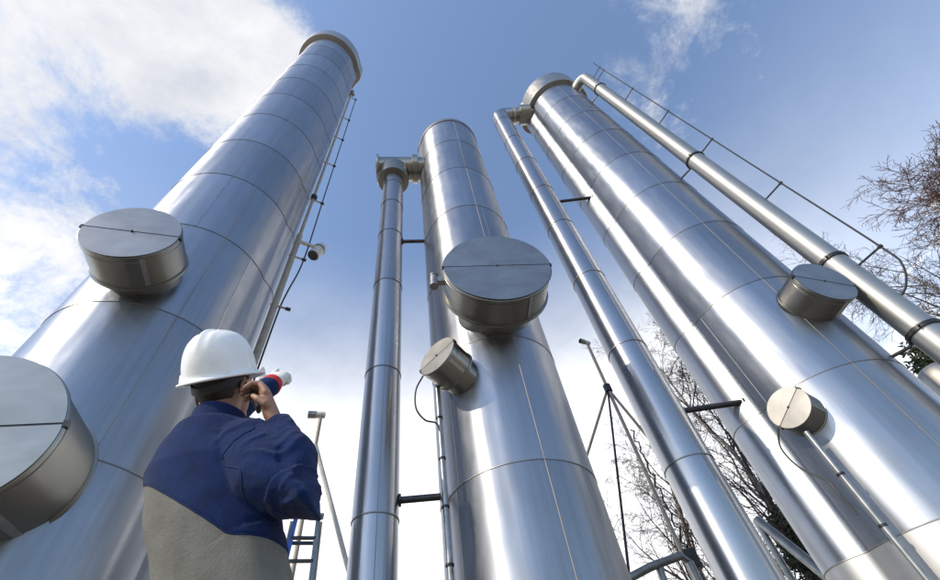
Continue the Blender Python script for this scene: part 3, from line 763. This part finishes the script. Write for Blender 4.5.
# --- body: one continuous skin-coloured surface (head, neck, trunk, arms, right hand, legs)
parts = []
parts.append(loft([(c, a * .86, b * .85, .9) for c, a, b in SPINE], BR, BF))
parts.append(limb([NECK - UZ * .07, NECK + HF * .01, HC - HU * .05 - HF * .02], [.064, .060, .062]))
parts.append(ellipsoid(HC + HU * .03 - HF * .01, HR, HF, HU, .076, .098, .10, 28, 20))          # skull
parts.append(ellipsoid(HC + HF * .045 - HU * .045, HR, HF, HU, .058, .055, .075, 24, 16))          # face
parts.append(ellipsoid(HC + HF * .075 - HU * .105, HR, HF, HU, .03, .022, .022))                 # chin
parts.append(limb([HC + HF * .095 + HU * .012, HC + HF * .118 - HU * .028], [.009, .015]))        # nose
parts.append(ellipsoid(HC + HF * .098 - HU * .062, HR, HF, HU, .024, .010, .006))               # lips
parts.append(ellipsoid(HC + HF * .096 - HU * .073, HR, HF, HU, .022, .010, .007))
parts.append(limb([HC + HF * .092 + HU * .03 - HR * .045, HC + HF * .098 + HU * .034, HC + HF * .092 + HU * .03 + HR * .045], [.01, .012, .01]))
for s in (1, -1):                                             # ears
    e = HC + HR * (.077 * s) - HF * .012 - HU * .012
    ring = [e + HF * (.018 * math.cos(t) - .006) + HU * (.031 * math.sin(t)) + HR * (s * (.012 + .004 * math.cos(t))) for t in [k * PI / 6 for k in range(-4, 10)]]
    parts.append(tube(ring, .0055, 8)); parts.append(ellipsoid(e, HF, HU, HR, .014, .024, .008))
parts.append(limb([RSH, RELB, RWR], [.055, .042, .03])); parts.append(limb([LSH, LELB, LWR], [.055, .042, .03]))
for s in (1, -1):
    hp = Vector(SPINE[0][0]) + BR * (.09 * s); kn = Vector((hp.x + BR.x * .03 * s + BF.x * .03, hp.y + BF.y * .03, .48)); an = Vector((hp.x + BR.x * .05 * s - BF.x * .02, hp.y - BF.y * .02, .09))
    parts.append(limb([hp + UZ * .05, kn, an], [.095, .06, .042])); parts.append(limb([an + UZ * -.03 - BF * .04, an - UZ * .045 + BF * .15], [.04, .034]))
    if s == 1: LEG = []
    LEG.append((hp, kn, an))
# right hand closed on the phone
PH = at(254, 399, 1.418)                                      # middle of the phone at the ear
PA = (at(247, 384, 1.43) - at(259, 412, 1.405)).normalized()  # phone long axis, upwards
pn = (at(275, 400, 1.40) - PH).normalized(); PN = (pn - PA * pn.dot(PA)).normalized(); PS = PA.cross(PN)
palm = at(270, 411, 1.385)
def finger(pts, r): parts.append(limb(pts, r, 12))
HW = RWR
kn0 = at(264, 394, 1.385)
parts.append(loft([(HW + (palm - HW) * .0, .026, .021, .8), (palm, .047, .024, .8), (palm + (kn0 - palm) * .8, .050, .021, .8), (kn0, .046, .017, .8)], PS, PN, 20))
for i, (o, L) in enumerate(((.038, 1.1), (.0128, 1.25), (-.0128, 1.2), (-.038, .98))):
    k0 = kn0 + PS * o * 1.0 - PA * .005 * abs(i - 1)
    k1 = k0 + PA * .030 * L + PN * -.006; k2 = k1 + PA * .012 * L - PN * .024 * L; k3 = k2 - PN * .02 * L - PA * .008
    finger([k0 - PA * .02, k0, k1, k2, k3], [.0125, .0128, .0115, .0105, .009])
tb = palm - PS * .03 - PA * .015                              # thumb leaves the side of the palm near its base
finger([tb, tb - PS * .016 + PA * .016 - PN * .012, tb - PS * .018 + PA * .045 - PN * .028, tb - PS * .012 + PA * .068 - PN * .036], [.014, .0135, .011, .009])
co, no, F = remeshed(parts, .0038, 2)
BODY = rawmesh('person', (list(map(tuple, co)), F), 'skin')
tag(BODY, 'person in white hard hat and blue and khaki fleece, phoning and pointing up', 'person')

# --- jacket: torso, collar and sleeves fused, then parted into navy and khaki cloth
J = [loft([(Vector(c) , a + .018, b + .02, .88) for c, a, b in SPINE], BR, BF),
     limb([Vector((-.925, 1.19, 1.385)), LSH], [.078, .068]), limb([Vector((-.925, 1.19, 1.385)), RSH], [.08, .08]),
     limb([LSH, LELB, LWR - (LWR - LELB).normalized() * .02], [.078, .06, .044]),
     limb([RSH - UZ * .02, RSH.lerp(RELB, .5) - UZ * .034, RELB - UZ * .006, RELB.lerp(RWR, .45), RWR + (RELB - RWR).normalized() * .015], [.098, .106, .088, .072, .050])]
cb = Vector((-.938, 1.187, 1.43))
cdir = (NECK + UZ * .06 - HF0 * .01 - cb).normalized()
J.append(loft([(cb, .105, .10, 1), (cb + cdir * .045, .088, .088, 1), (cb + cdir * .085, .083, .084, 1), (cb + cdir * .105, .082, .083, 1)], BR, BF))
co, no, F = remeshed(J, .0055, 5)
def segd(P, a, b):
    a = np.array(a); b = np.array(b); d = b - a; t = np.clip(((P - a) @ d) / (d @ d), 0, 1); return np.linalg.norm(P - (a + t[:, None] * d), axis=1), t
dr1, t1 = segd(co, RSH, RELB); dr2, t2 = segd(co, RELB, RWR)
dl1, _ = segd(co, LSH, LELB); dl2, _ = segd(co, LELB, LWR)
# folds: stretched noise running round the sleeves, long soft pulls down the back
disp = np.zeros(len(co)); INN = ((RSH - RELB).normalized() + (RWR - RELB).normalized()).normalized()
ua = np.array((RELB - RSH).normalized()); fa = np.array((RWR - RELB).normalized()); mid = (np.array(RSH) + np.array(RELB)) / 2
for i, p in enumerate(co):
    v = Vector(p); arm = max(0, 1 - min(dr1[i], dr2[i]) / .14)
    ax = Vector(ua if dr1[i] < dr2[i] else fa)
    al = v.dot(ax); q = v - ax * al
    wv = Vector((noise.noise(v * 9), noise.noise(v * 9 + Vector((5, 5, 5))), noise.noise(v * 9 + Vector((11, 3, 8))))) * .5
    f1 = noise.noise(ax * (al * 11) + q * 8 + wv + Vector((3, 1, 7))); f1 = max(0, 1 - abs(f1) * 3.0) ** 1.4
    f2 = noise.noise(ax * (al * 22) + q * 15 + wv * 2 + Vector((9, 4, 2))); f2 = max(0, 1 - abs(f2) * 2.6) ** 1.4
    elb = math.exp(-((v - RELB).length / .16) ** 2)
    arm = min(1, arm * 2)
    b1 = noise.noise(Vector((v.x * 9, v.y * 9, v.z * 3.2)) + Vector((1, 8, 3))); b2 = noise.noise(Vector((v.x * 5 + v.z * 6, v.y * 5, v.z * 7)) + Vector((4, 2, 6)))
    crease = math.exp(-((dr1[i] - dr2[i]) / .013) ** 2) * math.exp(-((v - RELB).length / .15) ** 2) * (1 if (v - RELB).dot(INN) > .03 else 0)
    disp[i] = -.024 * crease + arm * (.011 * f1 + .003 * f2 - .004) * (.75 + .25 * elb) + (1 - arm) * (.010 * b1 + .007 * b2)
co = co + no * disp[:, None]
fc = np.array([co[f].mean(axis=0) for f in F])
d1, u1 = segd(fc, RSH, RELB); d2, _ = segd(fc, RELB, RWR); d3, u3 = segd(fc, LSH, LELB); d4, _ = segd(fc, LELB, LWR)
# the yoke line sags from the left shoulder blade to the right armpit
lat = (fc - np.array((-.90, 1.19, 0))) @ np.array(BR)
yl = np.maximum(1.25 - .62 * (lat + .12), 1.075)
sleeve = ((d1 < .112) & (u1 > .22)) | (d2 < .1) | ((d3 < .1) & (u3 > .25)) | (d4 < .1)
yoke = (fc[:, 2] > yl)
collar = fc[:, 2] > 1.475
back = yoke & ~sleeve
lab = np.where(sleeve, 2, np.where(yoke, 1, 0)); edge_f = {}
for fi, f in enumerate(F):
    for i in range(len(f)):
        e = (f[i], f[(i + 1) % len(f)]); e = e if e[0] < e[1] else (e[1], e[0]); edge_f.setdefault(e, []).append(lab[fi])
nb_ = {}
for (a, b), L in edge_f.items():
    if len(L) == 2 and L[0] != L[1]: nb_.setdefault(a, []).append(b); nb_.setdefault(b, []).append(a)
for it in range(14):                                         # smooth the cut lines of the cloth
    new = {i: co[i] * .4 + .6 * np.mean([co[j] for j in n], axis=0) for i, n in nb_.items() if len(n) == 2}
    for i, p in new.items(): co[i] = p
vn = np.zeros(len(co))
for f, l in zip(F, lab):
    if l == 0: vn[f] = 1
co = co + no * ((1 - vn) * .003)[:, None]                   # the navy cloth lies over the khaki
rawmesh('jacket_sleeves', submesh(co, F, sleeve), 'navy_fleece', BODY)
rawmesh('jacket_yoke', submesh(co, F, back), 'navy_fleece', BODY)
rawmesh('jacket_body', submesh(co, F, ~sleeve & ~yoke), 'khaki_fleece', BODY)
def chains(nb):
    seen = set(); res = []
    for st in sorted(nb, key=lambda i: len(nb[i]) == 2):
        for j in nb[st]:
            if (st, j) in seen: continue
            ch = [st, j]; seen.add((st, j)); seen.add((j, st))
            while len(nb[ch[-1]]) == 2:
                k = [q for q in nb[ch[-1]] if q != ch[-2]]
                if not k or (ch[-1], k[0]) in seen: break
                seen.add((ch[-1], k[0])); seen.add((k[0], ch[-1])); ch.append(k[0])
            res.append(ch)
    return res
for ch in chains(nb_):                                       # stitched seams where the cloths meet
    if len(ch) < 25: continue
    P_ = [Vector(co[i]) for i in ch[::2]]
    mesh('seam_welt', tube(P_, .0028, 6), 'navy_fleece', BODY, sharp=0)
# trousers and boots
tp = [loft([(Vector(SPINE[0][0]) + UZ * .06, .175, .145, .9), (Vector(SPINE[0][0]) - UZ * .06, .18, .15, .9)], BR, BF)]
for hp, kn, an in LEG: tp.append(limb([hp, kn, an + UZ * .03], [.118, .085, .072]))
co, no, F = remeshed(tp, .009, 3); rawmesh('trousers', (list(map(tuple, co)), F), 'trouser_cloth', BODY)
for hp, kn, an in LEG:
    co, no, F = remeshed([limb([an + UZ * .1, an], [.06, .058]), limb([an - UZ * .035 - BF * .05, an - UZ * .04 + BF * .06, an - UZ * .045 + BF * .17], [.05, .05, .044])], .006, 2)
    co[:, 2] = np.maximum(co[:, 2], .002); rawmesh('boot', (list(map(tuple, co)), F), 'boot_leather', BODY)
# hair at the nape and round the ears, under the hat
hp_ = [ellipsoid(HC + HU * .022 - HF * .018, HR, HF, HU, .0795, .098, .094, 28, 18)]
co, no, F = remeshed(hp_, .005, 1)
loc = co - np.array(HC); hf = loc @ np.array(HF); hu = loc @ np.array(HU)
keep = []
for f in F:
    c = loc[f].mean(axis=0); a = c @ np.array(HF); u = c @ np.array(HU); keep.append(u > -.005 + max(0, a + .02) * 1.2 - .045 * (a < -.05) and a < .055)
rawmesh('hair', submesh(co, F, keep), 'hair', BODY)
for s in (1, -1):
    e = HC + HF * .083 + HU * .008 + HR * (.031 * s)
    o = mesh('eye', ellipsoid(e, HR, HF, HU, .012, .012, .010, 14, 10), 'eye_white', BODY); mesh('iris', ellipsoid(e + HF * .0095, HR, HF, HU, .0052, .003, .0052, 12, 8), 'iris_brown', o)

# --- hard hat
def hat():
    n, m = 96, 22; hl, hw, hh = .143, .115, .166
    def pt(a, v, inner=0.0):
        ca, sa = math.cos(a), math.sin(a)                    # a=0 right, a=pi/2 front
        t = v * PI / 2; k = math.cos(t) ** .62; z = hh * math.sin(t) ** .92
        l = hl + .006 * sa
        x, y = hw * k * ca, l * k * sa
        rid = 0
        for off, w, amp in ((0, .012, .011), (.036, .008, .003), (-.036, .008, .003)):
            rid += amp * math.exp(-((x - off) / w) ** 2)
        fade = min(1, max(0, (v - .30) / .22)) * (1 if sa < .8 or v > .3 else 1)
        z2 = z + rid * fade * math.sin(t) ; kk = 1 + rid * fade * 5.0 * (1 - math.sin(t))
        return x * kk, y * kk, z2
    V, F = [], []
    rows = []
    # brim: rolled lip, flare, then the dome
    for j, (fl, dz) in enumerate(((.0, -.007), (.015, -.008), (.018, -.004), (.0165, 0.0), (.006, .004), (.001, .010))):
        r = []
        for k in range(n):
            a = 2 * PI * k / n; x, y, _ = pt(a, 0); d = Vector((x / hw ** 1, y / hl, 0)); d.normalize()
            fr = max(0, math.sin(a)) ** 3; w = (fl * 1.0) + (fl / .018) * .036 * fr
            if j == 0: w = -.006
            r.append(Vector((x, y, 0)) + Vector((math.cos(a), math.sin(a), 0)) * w + UZ * (dz - .014 * fr * (w / .054)))
        rows.append(r)
    for i in range(1, m + 1):
        v = i / m * .985; rows.append([Vector(pt(2 * PI * k / n, v)) + UZ * .008 for k in range(n)])
    V = [p for r in rows for p in r]
    for i in range(len(rows) - 1):
        for k in range(n): k2 = (k + 1) % n; F.append([i * n + k, i * n + k2, (i + 1) * n + k2, (i + 1) * n + k])
    F.append([(len(rows) - 1) * n + k for k in range(n)])
    # inside shell
    b = len(V)
    for v in (0.02, .3, .6, .85, .97): V += [Vector(pt(2 * PI * k / n, v)) * .965 for k in range(n)]
    for k in range(n): k2 = (k + 1) % n; F.append([k2, k, b + k, b + k2])
    for i in range(4):
        for k in range(n): k2 = (k + 1) % n; F.append([b + i * n + k, b + (i + 1) * n + k, b + (i + 1) * n + k2, b + i * n + k2])
    F.append([b + 4 * n + k for k in range(n)][::-1])
    M = Matrix([[HR[i], HF[i], HU[i], BRIM[i]] for i in range(3)] + [[0, 0, 0, 1]])
    H = mesh('hard_hat', (V, F), 'hat_plastic', BODY, sharp=60, M=M)
    for s in (1, -1):                                        # accessory slots over the ears
        Rz = Matrix.Rotation(R_(-58 if s == 1 else 58), 4, 'Z'); hw_ = .121; U = []
        for x, z in ((-.021, .004), (-.021, .026), (-.017, .032), (.017, .032), (.021, .026), (.021, .004)):
            U.append((s * (hw_ + .0015 + (.006 if z < .02 else .001)), x, z))
        W_ = [(p[0] + s * .006, p[1], p[2]) for p in U]; k = len(U)
        mesh('slot_block', ([Rz @ Vector(p) for p in U + W_], [list(range(k)), [k + i for i in range(k)]] + [[i, (i + 1) % k, k + (i + 1) % k, k + i] for i in range(k)]), 'hat_plastic', H)
    # suspension band and nape strap
    band = [Vector((.083 * math.cos(t), .104 * math.sin(t) - .004, 0)) for t in [2 * PI * k / 40 for k in range(41)]]
    Vb, Fb = [], []
    for p in band:
        Vb += [p + UZ * -.012, p + UZ * .02]
    for i in range(40): Fb.append([2 * i, 2 * i + 2, 2 * i + 3, 2 * i + 1])
    mesh('head_band', (Vb, Fb), 'strap_black', H)
    nb = []
    for k in range(25):
        t = PI + PI * k / 24; p = Vector((.084 * math.cos(t), .106 * math.sin(t) - .004, 0)); dz = -.038 * math.sin(PI * k / 24) ** 1.2
        nb.append((p, dz))
    Vn, Fn = [], []
    for p, dz in nb: 
        q_ = Vector((p.x * 1.04, p.y * 1.04, 0)); Vn += [p + UZ * (dz - .016), p + UZ * (dz + .012), q_ + UZ * (dz + .012), q_ + UZ * (dz - .016)]
    for i in range(24):
        for j in range(4): Fn.append([4 * i + j, 4 * i + (j + 1) % 4, 4 * i + 4 + (j + 1) % 4, 4 * i + 4 + j])
    mesh('nape_strap', (Vn, Fn), 'strap_black', H)
hat()

# --- white glove with red cuff on the pointing left hand
gd = (LHAND - LWR).normalized(); gx = gd.cross(UZ).normalized(); gy = gx.cross(gd)
g = [loft([(LWR + gd * .015, .043, .036, .8), (LWR + gd * .06, .050, .030, .8), (LWR + gd * .115, .052, .026, .8)], gx, gy, 20)]
k0 = LWR + gd * .11
g.append(limb([k0 - gx * .032, k0 - gx * .036 + gd * .045 + gy * .004, k0 - gx * .038 + gd * .085 + gy * .004], [.016, .015, .0125], 12))            # index points
for o, L in ((-.011, 1.0), (.011, .95), (.031, .8)):
    a = k0 + gx * o; b = a + gd * .035 * L - gy * .012; c = b - gy * .032 * L + gd * .002; d = c - gd * .028 * L
    g.append(limb([a, b, c, d], [.0155, .015, .014, .012], 12))
tb = LWR + gd * .05 - gx * .035
g.append(limb([tb, tb - gx * .02 + gd * .018 + gy * .022, tb - gx * .022 + gd * .034 + gy * .058], [.019, .0165, .013], 12))                       # thumb up
co, no, F = remeshed(g, .0042, 2)
GL = rawmesh('glove', (list(map(tuple, co)), F), 'glove_leather', BODY)
mesh('red_cuff', tube([LWR - gd * .012, LWR - gd * .004, LWR + gd * .028, LWR + gd * .036], [.047, .049, .046, .040], 24), 'red_cuff', BODY)

# --- mobile phone (held: a thing of its own)
PM = Matrix([[PS[i], PN[i], PA[i], PH[i]] for i in range(3)] + [[0, 0, 0, 1]])
TP = thing('mobile_phone', 'dark grey mobile phone held to the man\'s ear', 'phone', M=PM)
def rbox(w, d, h, b):
    bm = bmesh.new(); bmesh.ops.create_cube(bm, size=1); bmesh.ops.scale(bm, vec=(w, d, h), verts=bm.verts); bmesh.ops.bevel(bm, geom=bm.edges, offset=b, segments=3, affect='EDGES')
    V = [v.co.copy() for v in bm.verts]; F = [[v.index for v in f.verts] for f in bm.faces]; bm.free(); return V, F
mesh('phone_body', rbox(.046, .013, .115, .005), 'phone_grey', TP)
v_, f_ = rbox(.042, .003, .105, .0012); mesh('back_cover', ([p + Vector((0, .0072, 0)) for p in v_], f_), 'phone_silver', TP)
mesh('screen', ([p + Vector((0, -.0068, .012)) for p in rbox(.036, .002, .055, .0008)[0]], rbox(.036, .002, .055, .0008)[1]), 'lens_glass', TP)
v_, f_ = lathe([(.005, 0), (.005, .02), (.004, .022)], 12); mesh('aerial', ([Vector((p[0] + .016, p[1], p[2] + .055)) for p in v_], f_), 'rubber_black', TP)
